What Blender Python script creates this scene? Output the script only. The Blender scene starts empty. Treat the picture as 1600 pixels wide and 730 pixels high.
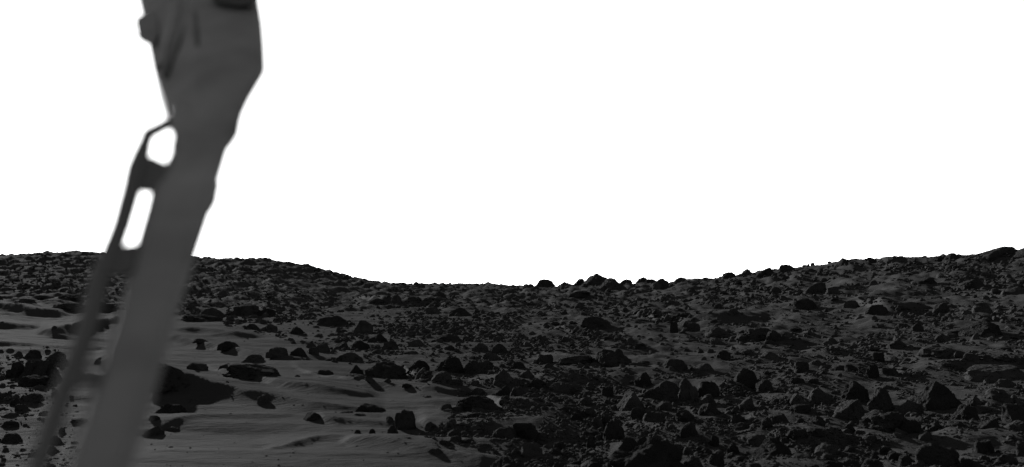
import bpy, bmesh, math, random
import numpy as np

# ------------------------------------------------------------------ camera, sky, sun, exposure
scene = bpy.context.scene
CAM_Z = 1.3            # height of the lens above the soil, metres
F = 1386.0             # focal length in photograph pixels (1600 wide)
PX0, HOR = 800.0, 450.0
cam = bpy.data.cameras.new('camera')
cam.sensor_fit = 'HORIZONTAL'
cam.sensor_width = 36.0
cam.lens = 36.0 * F / 1600.0
cam.shift_y = (HOR - 365.0) / 1600.0
cam.clip_start = 0.05
cam.clip_end = 9000
cam.dof.use_dof = True
cam.dof.focus_distance = 14.0
cam.dof.aperture_fstop = 2.2
cam_o = bpy.data.objects.new('camera', cam)
cam_o.location = (0, 0, CAM_Z)
cam_o.rotation_euler = (math.radians(90), 0, 0)
scene.collection.objects.link(cam_o)
scene.camera = cam_o

SUN_AZ = 30.0          # degrees to the left of the view direction
SUN_EL = 15.0
sx = -math.sin(math.radians(SUN_AZ)) * math.cos(math.radians(SUN_EL))
sy = math.cos(math.radians(SUN_AZ)) * math.cos(math.radians(SUN_EL))
sz = math.sin(math.radians(SUN_EL))

world = bpy.data.worlds.new('World')
scene.world = world
world.use_nodes = True
nt = world.node_tree
nt.nodes.clear()
sky = nt.nodes.new('ShaderNodeTexSky')
sky.sky_type = 'NISHITA'
sky.sun_disc = False
sky.sun_elevation = math.radians(SUN_EL)
sky.sun_rotation = math.radians(-SUN_AZ)
sky.air_density = 1.0
sky.dust_density = 0.0
sky.ozone_density = 1.0
bw = nt.nodes.new('ShaderNodeRGBToBW')       # a black-and-white picture: neutral skylight
bg = nt.nodes.new('ShaderNodeBackground')
bg.inputs['Strength'].default_value = 0.05
wo = nt.nodes.new('ShaderNodeOutputWorld')
nt.links.new(sky.outputs['Color'], bw.inputs['Color'])
nt.links.new(bw.outputs['Val'], bg.inputs['Color'])
nt.links.new(bg.outputs['Background'], wo.inputs['Surface'])

sun = bpy.data.lights.new('sun', 'SUN')
sun.energy = 5.0
sun.angle = math.radians(1.2)
sun.color = (1.0, 1.0, 1.0)
sun_o = bpy.data.objects.new('sun', sun)
from mathutils import Vector
sun_o.rotation_euler = Vector((sx, sy, sz)).to_track_quat('Z', 'Y').to_euler()
scene.collection.objects.link(sun_o)

scene.view_settings.view_transform = 'Standard'
scene.view_settings.look = 'None'
scene.view_settings.gamma = 1.0
scene.view_settings.use_curve_mapping = False
scene.view_settings.exposure = 3.06

# ------------------------------------------------------------------ helpers
RNG = np.random.default_rng(11)
random.seed(5)
COL = scene.collection

def _hash(ix, iy, iz, seed):
    h = (ix.astype(np.int64) * 374761393 + iy.astype(np.int64) * 668265263 + iz.astype(np.int64) * 2147483647 + seed * 974711) & 0xFFFFFFFF
    h = ((h ^ (h >> 13)) * 1274126177) & 0xFFFFFFFF
    h = ((h ^ (h >> 16)) * 2246822519) & 0xFFFFFFFF
    return (h ^ (h >> 15)) & 0xFFFF

def vnoise3(p, seed=0):
    """value noise in [-1, 1], p is (N, 3)"""
    i = np.floor(p).astype(np.int64)
    f = p - i
    u = f * f * f * (f * (f * 6 - 15) + 10)
    r = 0
    for dx in (0, 1):
        wx = u[:, 0] if dx else 1 - u[:, 0]
        for dy in (0, 1):
            wy = u[:, 1] if dy else 1 - u[:, 1]
            for dz in (0, 1):
                wz = u[:, 2] if dz else 1 - u[:, 2]
                r = r + wx * wy * wz * _hash(i[:, 0] + dx, i[:, 1] + dy, i[:, 2] + dz, seed)
    return r / 32767.5 - 1

def vnoise2(x, y, seed=0):
    ix = np.floor(x).astype(np.int64); iy = np.floor(y).astype(np.int64)
    fx = x - ix; fy = y - iy
    ux = fx * fx * fx * (fx * (fx * 6 - 15) + 10); uy = fy * fy * fy * (fy * (fy * 6 - 15) + 10)
    z = np.zeros_like(ix)
    a = _hash(ix, iy, z, seed); b = _hash(ix + 1, iy, z, seed); c = _hash(ix, iy + 1, z, seed); d = _hash(ix + 1, iy + 1, z, seed)
    return ((a * (1 - ux) + b * ux) * (1 - uy) + (c * (1 - ux) + d * ux) * uy) / 32767.5 - 1

def fbm2(x, y, octaves, seed=0, gain=0.5):
    r = 0; a = 1.0
    for k in range(octaves):
        r = r + a * vnoise2(x * 2**k + 17.3 * k, y * 2**k - 9.1 * k, seed + k); a *= gain
    return r

def mesh_object(name, verts, faces, mat, parent=None, smooth=False):
    me = bpy.data.meshes.new(name)
    me.from_pydata(verts, [], faces)
    if smooth:
        me.polygons.foreach_set('use_smooth', [True] * len(me.polygons))
    me.materials.append(mat)
    me.update()
    o = bpy.data.objects.new(name, me)
    COL.objects.link(o)
    if parent:
        o.parent = parent
    return o

def mesh_numpy(name, V, T, mat, smooth=True):
    """V (n,3), T (m,k) arrays -> object, quickly"""
    me = bpy.data.meshes.new(name)
    k = T.shape[1]
    me.vertices.add(len(V)); me.vertices.foreach_set('co', V.astype(np.float32).ravel())
    me.loops.add(T.size); me.loops.foreach_set('vertex_index', T.astype(np.int32).ravel())
    me.polygons.add(len(T))
    me.polygons.foreach_set('loop_start', np.arange(0, T.size, k, dtype=np.int32))
    me.polygons.foreach_set('use_smooth', np.full(len(T), smooth, dtype=bool))
    me.update(calc_edges=True)
    me.materials.append(mat)
    o = bpy.data.objects.new(name, me)
    COL.objects.link(o)
    return o

# ------------------------------------------------------------------ materials
def new_mat(name):
    m = bpy.data.materials.new(name); m.use_nodes = True
    n = m.node_tree.nodes; n.clear()
    out = n.new('ShaderNodeOutputMaterial'); b = n.new('ShaderNodeBsdfPrincipled')
    m.node_tree.links.new(b.outputs['BSDF'], out.inputs['Surface'])
    return m, n, m.node_tree.links, b

def noise_node(n, l, scale, detail=6, rough=0.6, coord='Object'):
    tc = n.new('ShaderNodeTexCoord'); t = n.new('ShaderNodeTexNoise')
    t.inputs['Scale'].default_value = scale; t.inputs['Detail'].default_value = detail; t.inputs['Roughness'].default_value = rough
    l.new(tc.outputs[coord], t.inputs['Vector'])
    return t

def ramp(n, l, src, stops):
    r = n.new('ShaderNodeValToRGB')
    while len(r.color_ramp.elements) < len(stops): r.color_ramp.elements.new(0.5)
    for e, (p, v) in zip(r.color_ramp.elements, stops):
        e.position = p; e.color = (v, v, v, 1)
    l.new(src, r.inputs['Fac'])
    return r

SHEEN = 0.0050
def soil_material():
    m, n, l, b = new_mat('soil')
    big = noise_node(n, l, 0.5, 8, 0.65)
    fine = noise_node(n, l, 38.0, 6, 0.75)
    r1 = ramp(n, l, big.outputs['Fac'], [(0.25, 0.0034), (0.75, 0.0072)])
    r2 = ramp(n, l, fine.outputs['Fac'], [(0.2, 0.72), (0.8, 1.2)])
    mx = n.new('ShaderNodeMix'); mx.data_type = 'RGBA'; mx.blend_type = 'MULTIPLY'; mx.inputs[0].default_value = 1.0
    l.new(r1.outputs['Color'], mx.inputs[6]); l.new(r2.outputs['Color'], mx.inputs[7])
    l.new(mx.outputs[2], b.inputs['Base Color'])
    b.inputs['Roughness'].default_value = 0.95
    b.inputs['Specular IOR Level'].default_value = 0.0
    tc = n.new('ShaderNodeTexCoord')
    mp = n.new('ShaderNodeMapping'); mp.inputs['Scale'].default_value = (0.8, 2.2, 1); mp.inputs['Rotation'].default_value = (0, 0, 0.25)
    l.new(tc.outputs['Object'], mp.inputs['Vector'])
    rip = n.new('ShaderNodeTexNoise'); rip.inputs['Scale'].default_value = 7.0; rip.inputs['Detail'].default_value = 7; rip.inputs['Roughness'].default_value = 0.65
    l.new(mp.outputs['Vector'], rip.inputs['Vector'])
    bp = n.new('ShaderNodeBump'); bp.inputs['Strength'].default_value = 0.8; bp.inputs['Distance'].default_value = 0.025
    l.new(rip.outputs['Fac'], bp.inputs['Height'])
    bp2 = n.new('ShaderNodeBump'); bp2.inputs['Strength'].default_value = 0.3; bp2.inputs['Distance'].default_value = 0.006
    l.new(fine.outputs['Fac'], bp2.inputs['Height']); l.new(bp.outputs['Normal'], bp2.inputs['Normal'])
    l.new(bp2.outputs['Normal'], b.inputs['Normal'])
    # fine dust scatters a little light forward, towards a viewer facing the sun
    g = n.new('ShaderNodeBsdfGlossy'); g.inputs['Roughness'].default_value = 0.8; g.inputs['Color'].default_value = (SHEEN, SHEEN, SHEEN, 1)
    l.new(bp.outputs['Normal'], g.inputs['Normal'])
    ad = n.new('ShaderNodeAddShader'); out = [q for q in n if q.type == 'OUTPUT_MATERIAL'][0]
    l.new(b.outputs['BSDF'], ad.inputs[0]); l.new(g.outputs['BSDF'], ad.inputs[1]); l.new(ad.outputs['Shader'], out.inputs['Surface'])
    return m

def rock_material(name, lo, hi, bump=0.6):
    m, n, l, b = new_mat(name)
    geo = n.new('ShaderNodeNewGeometry')
    def nz(scale, detail, rough):
        t = n.new('ShaderNodeTexNoise'); t.inputs['Scale'].default_value = scale; t.inputs['Detail'].default_value = detail; t.inputs['Roughness'].default_value = rough
        l.new(geo.outputs['Position'], t.inputs['Vector']); return t
    t1 = nz(3.5, 7, 0.7); t2 = nz(22.0, 6, 0.7)
    r1 = ramp(n, l, t1.outputs['Fac'], [(0.25, lo), (0.75, hi)])
    l.new(r1.outputs['Color'], b.inputs['Base Color'])
    b.inputs['Roughness'].default_value = 0.92
    b.inputs['Specular IOR Level'].default_value = 0.0
    v = n.new('ShaderNodeTexVoronoi'); v.inputs['Scale'].default_value = 30.0
    l.new(geo.outputs['Position'], v.inputs['Vector'])
    bp = n.new('ShaderNodeBump'); bp.inputs['Strength'].default_value = bump; bp.inputs['Distance'].default_value = 0.03
    l.new(t2.outputs['Fac'], bp.inputs['Height'])
    bp2 = n.new('ShaderNodeBump'); bp2.inputs['Strength'].default_value = bump * 0.6; bp2.inputs['Distance'].default_value = 0.012
    l.new(v.outputs['Distance'], bp2.inputs['Height']); l.new(bp.outputs['Normal'], bp2.inputs['Normal'])
    l.new(bp2.outputs['Normal'], b.inputs['Normal'])
    g = n.new('ShaderNodeBsdfGlossy'); g.inputs['Roughness'].default_value = 0.75; g.inputs['Color'].default_value = (0.0017, 0.0017, 0.0017, 1)
    l.new(bp2.outputs['Normal'], g.inputs['Normal'])
    ad = n.new('ShaderNodeAddShader'); out = [q for q in n if q.type == 'OUTPUT_MATERIAL'][0]
    l.new(b.outputs['BSDF'], ad.inputs[0]); l.new(g.outputs['BSDF'], ad.inputs[1]); l.new(ad.outputs['Shader'], out.inputs['Surface'])
    return m

def plain_material(name, v, rough=0.6, spec=0.3, var=0.08):
    m, n, l, b = new_mat(name)
    t = noise_node(n, l, 9.0, 6, 0.65)
    r = ramp(n, l, t.outputs['Fac'], [(0.2, v * (1 - var)), (0.8, v * (1 + var))])
    l.new(r.outputs['Color'], b.inputs['Base Color'])
    b.inputs['Roughness'].default_value = rough
    b.inputs['Specular IOR Level'].default_value = spec
    return m

M_SOIL = soil_material()
M_ROCK = [rock_material('dark_rock', 0.0022, 0.008, 0.9), rock_material('grey_rock', 0.003, 0.011, 0.9), rock_material('black_rock', 0.0016, 0.006, 0.9)]
M_DUSTY = rock_material('dusty_rock', 0.005, 0.010, 0.6)
M_RUBBLE = rock_material('rubble_rock', 0.0024, 0.010, 0.5)
M_BOOM = plain_material('painted_metal', 0.060, 0.8, 0.05, 0.35)
M_BOOM_D = plain_material('dark_metal', 0.028, 0.8, 0.05)
M_CONDUIT = plain_material('conduit_metal', 0.036, 0.9, 0.0)
M_LIGHT = plain_material('pale_metal', 0.085, 0.9, 0.0, 0.2)
M_BLACK = plain_material('opening_black', 0.006, 0.8, 0.1)  # black that stands for the darkness inside the housing's top opening

# ------------------------------------------------------------------ the lie of the land
SKY_PX = [-900, -400, 0, 40, 85, 160, 305, 430, 470, 520, 560, 600, 650, 700, 760, 800, 830, 870, 950, 1020, 1060, 1100, 1150, 1200, 1240, 1280, 1320, 1360, 1400, 1450, 1490, 1520, 1560, 1600, 1700, 2100, 2600]
SKY_PY = [425, 412, 402, 399, 394, 397, 404, 408, 415, 428, 438, 444, 447, 447, 446, 450, 450, 449, 447, 443, 441, 439, 432, 424, 420, 417, 409, 409, 405, 406, 403, 400, 398, 397, 389, 402, 425]
COLS = [-900, 0, 300, 450, 600, 850, 1100, 1350, 1600, 2100]
#          730  650   600   550   500   .35   .7   1.0  (rows of the photograph -> depth in metres)
DEPTH = [[6.44, 9.0, 12.0, 17.0, 27.0, 45., 63., 85.],
         [6.44, 9.0, 12.0, 17.0, 27.0, 45., 63., 85.],
         [6.44, 9.0, 12.0, 17.5, 29.5, 46., 66., 88.],
         [6.44, 9.0, 12.0, 17.5, 29.0, 46., 68., 90.],
         [6.44, 9.0, 12.0, 17.5, 28.5, 40., 57., 80.],
         [6.44, 9.0, 12.0, 17.0, 27.0, 37., 49., 63.],
         [6.44, 9.0, 11.9, 16.4, 24.5, 33., 42., 50.],
         [6.44, 8.9, 11.5, 15.4, 21.5, 28.5, 36., 43.],
         [6.44, 8.7, 11.0, 14.4, 19.3, 25., 31., 36.],
         [6.44, 8.6, 10.8, 14.0, 18.5, 24., 30., 35.]]
TP = np.arange(-900, 2601, 10.0)
TL = np.linspace(math.log(4.0), math.log(3000.0), 420)
TY = np.exp(TL)
TAB = np.zeros((len(TP), len(TL)))
K = np.exp(-0.5 * (np.arange(-6, 7) / 2.2) ** 2); K /= K.sum()
smooth = lambda A, ax: np.apply_along_axis(lambda r: np.convolve(np.pad(r, 6, mode='edge'), K, 'valid'), ax, A)
want = np.interp(TP, SKY_PX, SKY_PY); aim = want.copy()
for _it in range(5):                      # smoothing rounds the ridge off: aim higher until the skyline sits where it should
    for i, p in enumerate(TP):
        sk = aim[i]
        d = [np.interp(p, COLS, [r[k] for r in DEPTH]) for k in range(8)]
        py = [730, 650, 600, 550, 500] + [500 + f * (sk - 500) for f in (0.35, 0.7, 1.0)]
        z = [CAM_Z - (q - HOR) / F * y for q, y in zip(py, d)]
        d2 = [4.0] + d + [d[-1] * 1.12, d[-1] * 1.5, d[-1] * 3, 3000.0]
        z2 = [0.0] + z + [z[-1] - 0.05, z[-1] - 0.55, min(0.0, z[-1] - 1.5), -1.5]
        TAB[i] = np.interp(TL, np.log(d2), z2)
    TABS = smooth(smooth(TAB, 1), 0)
    near = TY < 140
    got = (HOR - F * (TABS[:, near] - CAM_Z) / TY[near]).min(1)
    aim = aim + (want - got)

def z_base(X, Y):
    R = np.hypot(X, Y)
    Ye = np.clip(np.maximum(Y, 0.55 * R), 4.0, 2990.0)
    p = np.clip(PX0 + F * X / Ye, -895, 2595)
    a = (p - TP[0]) / 10.0; b = (np.log(Ye) - TL[0]) / (TL[1] - TL[0])
    ia = np.clip(a.astype(int), 0, len(TP) - 2); ib = np.clip(b.astype(int), 0, len(TL) - 2)
    fa = a - ia; fb = b - ib
    return (TABS[ia, ib] * (1 - fa) + TABS[ia + 1, ib] * fa) * (1 - fb) + (TABS[ia, ib + 1] * (1 - fa) + TABS[ia + 1, ib + 1] * fa) * fb

# drift crests: points seen along the crest, height (m), width of steep near face, width of far slope (m)
CRESTS = [      # points (px, py, height m), length of the gentle far slope m
    ([(-260, 470, .3), (-60, 470, .38), (0, 472, .28), (40, 478, .28), (75, 484, .24), (120, 490, .1)], 5.0),
    ([(45, 524, .02), (75, 514, .2), (100, 506, .32), (135, 499, .34), (175, 495, .25), (215, 497, .1)], 3.0),
    ([(-200, 505, .1), (0, 504, .16), (40, 507, .14), (80, 514, .05)], 3.0),
    ([(-200, 529, .05), (0, 532, .09), (40, 536, .09), (100, 541, .08), (170, 543, .06)], 2.2),
    ([(150, 508, .1), (265, 510, .2), (320, 512, .2), (360, 516, .18), (420, 529, .05)], 2.2),
    ([(200, 515, .1), (265, 521, .16), (340, 536, .14), (400, 548, .12), (450, 556, .1), (510, 564, .03)], 2.0),
    ([(305, 572, .03), (360, 582, .09), (400, 591, .11), (440, 597, .15), (500, 600, .16), (545, 609, .11), (600, 622, .02)], 1.6),
    ([(150, 556, .2), (200, 560, .36), (258, 566, .37), (290, 582, .27), (320, 594, .20), (380, 606, .16), (440, 615, .13), (480, 624, .11), (520, 632, .08), (560, 638, .05), (610, 645, .01)], 1.5),
    ([(440, 570, .03), (500, 583, .08), (560, 594, .09), (620, 600, .10), (690, 606, .10), (750, 612, .03)], 1.3),
    ([(-200, 605, .05), (0, 611, .10), (35, 616, .09), (80, 628, .02)], 1.2),
    ([(180, 676, .01), (235, 668, .025), (290, 652, .03), (350, 647, .03), (420, 649, .025), (475, 652, .01)], 0.9),
    ([(478, 652, .03), (510, 652, .07), (560, 656, .06), (620, 662, .04), (660, 666, .01)], 0.5),
    ([(400, 712, .01), (450, 690, .035), (500, 676, .045), (560, 678, .04), (600, 684, .01)], 0.7),
    ([(520, 692, .01), (560, 685, .06), (585, 682, .07), (610, 690, .07), (650, 697, .07), (700, 704, .06), (770, 716, .05), (830, 724, .01)], 0.8),
    ([(640, 661, .03), (680, 664, .07), (740, 668, .05), (800, 673, .01)], 0.7),
    ([(745, 620, .03), (785, 626, .13), (815, 632, .10), (850, 640, .01)], 0.5),
    ([(610, 566, .03), (650, 580, .18), (690, 594, .12), (735, 606, .02)], 0.7),
    ([(1380, 575, .03), (1440, 572, .09), (1500, 566, .10), (1560, 560, .10), (1640, 554, .06)], 1.5),
    ([(970, 490, .03), (1040, 489, .25), (1120, 491, .25), (1210, 494, .03)], 2.5),
    ([(1320, 472, .03), (1390, 473, .28), (1460, 476, .03)], 1.8),
    ([(530, 462, .03), (580, 464, .3), (640, 467, .3), (710, 470, .03)], 4.0),
    ([(1075, 600, .02), (1130, 596, .12), (1170, 594, .12), (1210, 592, .02)], 1.0),
    ([(860, 512, .02), (930, 520, .16), (1000, 524, .03)], 1.8),
    ([(720, 598, .02), (790, 590, .12), (860, 594, .10), (920, 600, .02)], 1.2),
    ([(1180, 622, .02), (1250, 618, .1), (1310, 614, .02)], 1.0),
    ([(1190, 670, .02), (1260, 666, .09), (1330, 672, .02)], 0.8),
]
CR = []
for pts, wf in CRESTS:
    xs = np.array([q[0] for q in pts], float); ys = np.array([q[1] for q in pts], float); hs = np.array([q[2] for q in pts], float)
    pp = np.arange(xs[0], xs[-1] + 1, 5.0)
    kk = np.ones(7) / 7
    sm = lambda v: np.convolve(np.pad(v, 3, mode='edge'), kk, 'valid')
    yy = sm(np.interp(pp, xs, ys)); hh = sm(np.interp(pp, xs, hs))
    end = np.clip(np.minimum(pp - pp[0], pp[-1] - pp) / 30.0, 0, 1)
    hh = hh * end * end * (3 - 2 * end)
    Yc = np.zeros(len(pp)); tt = np.exp(np.linspace(math.log(5.5), math.log(130), 900))
    for j, (p, q) in enumerate(zip(pp, yy)):
        row = HOR - F * (z_base((p - PX0) / F * tt, tt) + hh[j] - CAM_Z) / tt
        hit = int(np.argmax(row <= q))
        f = (row[hit - 1] - q) / (row[hit - 1] - row[hit] + 1e-9) if hit else 0
        Yc[j] = tt[max(hit - 1, 0)] + f * (tt[hit] - tt[max(hit - 1, 0)])
    CR.append((pp, sm(sm(Yc)), hh, wf, 4.3 if hs.max() > 0.35 else 5.0))

def z_dunes(X, Y):
    Ys = np.maximum(Y, 1.0)
    p = PX0 + F * X / Ys
    z = np.zeros_like(X)
    for pp, Yc, h, wf, kn in CR:
        m = (p > pp[0]) & (p < pp[-1]) & (Y > 4)
        if not m.any():
            continue
        yc = np.interp(p[m], pp, Yc); hh = np.interp(p[m], pp, h)
        wn = kn * hh + 0.05
        yc = yc + 0.03 * wn * (np.sin(X[m] * 3.1) + 0.7 * np.sin(X[m] * 7.3 + 1))
        d = Y[m] - yc
        near = np.clip(1 + d / wn, 0, 1)
        far = np.exp(-np.maximum(d, 0) / wf)
        z[m] = (z[m] ** 5 + (hh * np.where(d < 0, near ** 2.0, far)) ** 5) ** 0.2
    return z

SAND = [(-400, 465), (0, 462), (120, 472), (240, 492), (300, 497), (360, 512), (440, 530), (500, 548), (540, 566), (570, 590), (640, 598), (715, 604), (705, 640), (700, 664), (640, 678), (690, 700), (770, 712), (830, 735), (860, 800), (60, 800), (130, 720), (120, 640), (100, 600), (90, 545), (0, 545), (-400, 560)]

def in_poly(px, py, poly):
    r = np.zeros(len(px), bool); n = len(poly)
    for i in range(n):
        x1, y1 = poly[i]; x2, y2 = poly[(i + 1) % n]
        c = ((y1 > py) != (y2 > py)) & (px < (x2 - x1) * (py - y1) / (y2 - y1 + 1e-9) + x1)
        r ^= c
    return r

def z_ground(X, Y):
    z = z_base(X, Y) + z_dunes(X, Y)
    R = np.hypot(X, Y)
    p = PX0 + F * X / np.maximum(Y, 1.0)
    rough = np.clip((p - 560) / 300, 0.12, 1.0)
    rough = np.maximum(rough, np.clip((R - 28) / 12, 0, 1))
    z = z + rough * (1 + np.clip(R - 15, 0, 70) / 22) * (0.06 * fbm2(X * 0.9, Y * 0.55, 3, 3) + 0.022 * fbm2(X * 4.0, Y * 2.6, 3, 9))
    z = z + 0.034 * fbm2(X * 0.42 + Y * 0.3 + 3, Y * 1.7 + X * 0.25, 3, 21) * np.clip(R / 8, 0, 1)
    return z

def to_px(X, Y, Z):
    return PX0 + F * X / Y, HOR - F * (Z - CAM_Z) / Y

MARCH = np.exp(np.linspace(math.log(5.2), math.log(125.0), 520))
def ground_at(px, py):
    """depth of the ground seen at photograph pixels"""
    px = np.atleast_1d(np.asarray(px, float)); py = np.atleast_1d(np.asarray(py, float))
    out = np.zeros(len(px))
    for a in range(0, len(px), 400):
        P = px[a:a + 400, None]; Q = py[a:a + 400, None]
        Y = np.repeat(MARCH[None, :], len(P), 0); X = (P - PX0) / F * Y
        z = z_base(X.ravel(), Y.ravel()) + z_dunes(X.ravel(), Y.ravel())
        row = HOR - F * (z.reshape(Y.shape) - CAM_Z) / Y
        hit = row <= Q
        k = hit.argmax(1)
        k[~hit.any(1)] = np.argmin(row, 1)[~hit.any(1)]
        out[a:a + 400] = MARCH[k]
    return out

# one sheet of ground: a polar grid that is fine where the picture looks and runs on to the horizon
th_f = np.linspace(-40, 40, 610)
th = np.radians(np.concatenate([np.linspace(-180, -42, 60), th_f, np.linspace(42, 180, 60)[:-1]]))
rr = np.concatenate([np.linspace(0.05, 4.9, 22), np.exp(np.linspace(math.log(5.0), math.log(105.0), 520)), np.exp(np.linspace(math.log(112.0), math.log(2950.0), 34))])
TH, RR = np.meshgrid(th, rr)
GX = (RR * np.sin(TH)).ravel(); GY = (RR * np.cos(TH)).ravel()
GZ = z_ground(GX, GY)
nT, nR = len(th), len(rr)
jj, ii = np.meshgrid(np.arange(nT), np.arange(nR - 1))
j2 = (jj + 1) % nT
quads = np.stack([ii * nT + jj, (ii + 1) * nT + jj, (ii + 1) * nT + j2, ii * nT + j2], -1).reshape(-1, 4)[:, ::-1]
ground = mesh_numpy('ground', np.stack([GX, GY, GZ], 1), quads, M_SOIL, True)
ground['kind'] = 'structure'
ground['label'] = 'dark dusty plain with wind-blown sand drifts, rising to low hills'

# ------------------------------------------------------------------ rocks
def ico(level):
    bm = bmesh.new(); bmesh.ops.create_icosphere(bm, subdivisions=level, radius=1.0)
    V = np.array([v.co[:] for v in bm.verts]); T = np.array([[v.index for v in f.verts] for f in bm.faces])
    bm.free(); return V, T
ICO = {k: ico(k) for k in (1, 2, 3, 4, 5)}

TEMPL = {   # front outlines of rocks, x from -1 to 1, height from 0 to 1
    'block': [(-1, 0), (-1, .72), (-.78, .96), (.7, 1.0), (.97, .8), (1, 0)],
    'cube': [(-.95, 0), (-1, .85), (-.7, .97), (.75, 1.0), (.98, .9), (1, 0)],
    'dome': [(-1, 0), (-.95, .42), (-.64, .86), (-.12, 1), (.42, .95), (.84, .6), (1, 0)],
    'loaf': [(-1, 0), (-.96, .5), (-.72, .9), (-.2, 1), (.45, .92), (.85, .6), (1, 0)],
    'slab': [(-1, 0), (-.98, .6), (-.8, .98), (.1, 1.0), (.85, .72), (1, .2), (1, 0)],
    'wedge': [(-1, 0), (-.95, .35), (-.2, 1), (.15, .98), (1, .15), (1, 0)],
    'rwedge': [(-1, 0), (-1, .15), (.1, .98), (.4, 1), (.92, .5), (1, 0)],
    'peak': [(-1, 0), (-.82, .45), (-.34, .86), (-.02, 1), (.24, .9), (.74, .52), (1, 0)],
    'tent': [(-1, 0), (-.94, .3), (-.3, .92), (.08, 1), (.6, .6), (1, .2), (1, 0)],
    'upright': [(-.9, 0), (-1, .5), (-.5, .95), (.1, 1), (.7, .8), (1, .3), (1, 0)],
}

def rock_shape(seed, outline, level, p=16.0, rough=0.055, depth=0.85, extra=()):
    """star-shaped worn polyhedron whose front outline follows OUTLINE; x in [-1,1], y in +-depth, base at z=0"""
    rng = np.random.default_rng(seed)
    V, T = ICO[level]
    c = np.array([0.0, 0.0, 0.34])
    N, D = [], []
    pts = outline
    for (x1, z1), (x2, z2) in zip(pts[:-1], pts[1:]):
        nx, nz = -(z2 - z1), (x2 - x1)
        ln = math.hypot(nx, nz); nx, nz = nx / ln, nz / ln
        ny = rng.uniform(-0.30, 0.30)
        d = nx * (x1 - c[0]) + nz * (z1 - c[2])
        if d < 0.06: d = 0.06
        v = np.array([nx, ny, nz]); L = np.linalg.norm(v)
        N.append(v / L); D.append(d / L)
    for s in (-1, 1):
        for _ in range(3):
            a = rng.uniform(-1.0, 1.0); e = rng.uniform(-0.05, 0.75)
            v = np.array([math.sin(a) * math.cos(e), s * math.cos(a) * math.cos(e), math.sin(e)])
            N.append(v); D.append(depth * rng.uniform(0.72, 1.0))
    for nx, ny, nz, d in extra:
        N.append(np.array([nx, ny, nz]) / math.sqrt(nx * nx + ny * ny + nz * nz)); D.append(d)
    N.append(np.array([0, 0, -1.0])); D.append(0.65)
    N = np.array(N); D = np.array(D)
    chips = []
    for _ in range(5):                    # chipped corners
        v = rng.normal(size=3); v[2] = abs(v[2]) * 0.8; v /= np.linalg.norm(v)
        rl = ((np.maximum(N @ v, 0) / D) ** p).sum() ** (-1.0 / p)
        chips.append((v, rl * rng.uniform(0.72, 0.95)))
    N = np.vstack([N] + [c_[0] for c_ in chips]); D = np.append(D, [c_[1] for c_ in chips])
    q = np.maximum(V @ N.T, 0) / D
    r = (q ** p).sum(1) ** (-1.0 / p)
    off = rng.uniform(-50, 50, 3)
    P = V * r[:, None]
    n = 0; a = 1.0
    for k, fr in enumerate((1.5, 3.2, 6.5, 13.0)[: max(2, level - 1)]):
        v_ = vnoise3(P * fr + off, seed % 1000 + k)
        n = n + a * (0.5 * v_ + 0.9 * (0.42 - np.abs(v_))); a *= 0.7
    crag = np.abs(vnoise3(P * 2.6 - off, seed % 1000 + 77))
    P = P * (1 + rough * n - rough * 0.35 * np.clip(1 - crag / 0.15, 0, 1))[:, None]
    P = P + c
    up = P[P[:, 2] > 0]
    lo_, hi_ = up[:, 0].min(), up[:, 0].max()
    P[:, 0] = (P[:, 0] - 0.5 * (lo_ + hi_)) * 2.0 / (hi_ - lo_)
    P[:, 2] /= P[:, 2].max()
    return P, T

def shade_angle(me, deg=38):
    me.polygons.foreach_set('use_smooth', [True] * len(me.polygons))
    bm = bmesh.new(); bm.from_mesh(me)
    lim = math.radians(deg)
    for e in bm.edges:
        e.smooth = not (len(e.link_faces) == 2 and e.calc_face_angle(0) > lim)
    bm.to_mesh(me); bm.free()

ROCKS = []      # (px centre, py base, w px, h px, object, spec)

def place_rock(x0, x1, top, base, outline, seed, level, mat, rough=0.055, depth=None, p=16.0, yaw=0.0, name='rock', extra=(), keep_h=1.0):
    rng = np.random.default_rng(seed + 991)
    cx = 0.5 * (x0 + x1)
    Yf = float(ground_at(cx, base)[0])
    depth = depth if depth else rng.uniform(0.65, 1.0)
    hw = 0.5 * (x1 - x0) * Yf / F
    Yc = Yf + 0.55 * depth * hw
    hw = 0.5 * (x1 - x0) * Yc / F
    X = (cx - PX0) / F * Yc
    z0 = float(z_ground(np.array([X]), np.array([Yc]))[0])
    zf = float(z_ground(np.array([X]), np.array([Yf]))[0])
    z0 = min(z0, zf + 0.25 * hw)
    ztop = CAM_Z - (top - HOR) / F * Yc
    h = keep_h * min(max(ztop - z0, 0.32 * hw), 1.2 * (base - top) * Yc / F)
    P, T = rock_shape(seed, outline, level, p, rough, depth, extra)
    if level >= 4 and name == 'rock':      # a broken shoulder, so the outline is not one simple lump
        P2, T2 = rock_shape(seed + 7, TEMPL[['block', 'slab', 'loaf'][seed % 3]], level - 1, p, rough, depth)
        sd = rng.choice([-1.0, 1.0]); sc = rng.uniform(0.5, 0.72)
        P2 = P2 * np.array([sc, sc, rng.uniform(0.45, 0.75)]) + np.array([sd * (1 - sc), rng.uniform(-0.35, 0.1), -0.02])
        T = np.vstack([T, T2 + len(P)]); P = np.vstack([P, P2])
    P = P * np.array([hw, hw, h])
    if yaw:
        ca, sa = math.cos(yaw), math.sin(yaw)
        P = np.stack([P[:, 0] * ca - P[:, 1] * sa, P[:, 0] * sa + P[:, 1] * ca, P[:, 2]], 1)
    o = mesh_numpy(name, P, T, mat, True)
    shade_angle(o.data, 30 if level >= 4 else 24)
    o.location = (X, Yc, z0)
    return o

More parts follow.
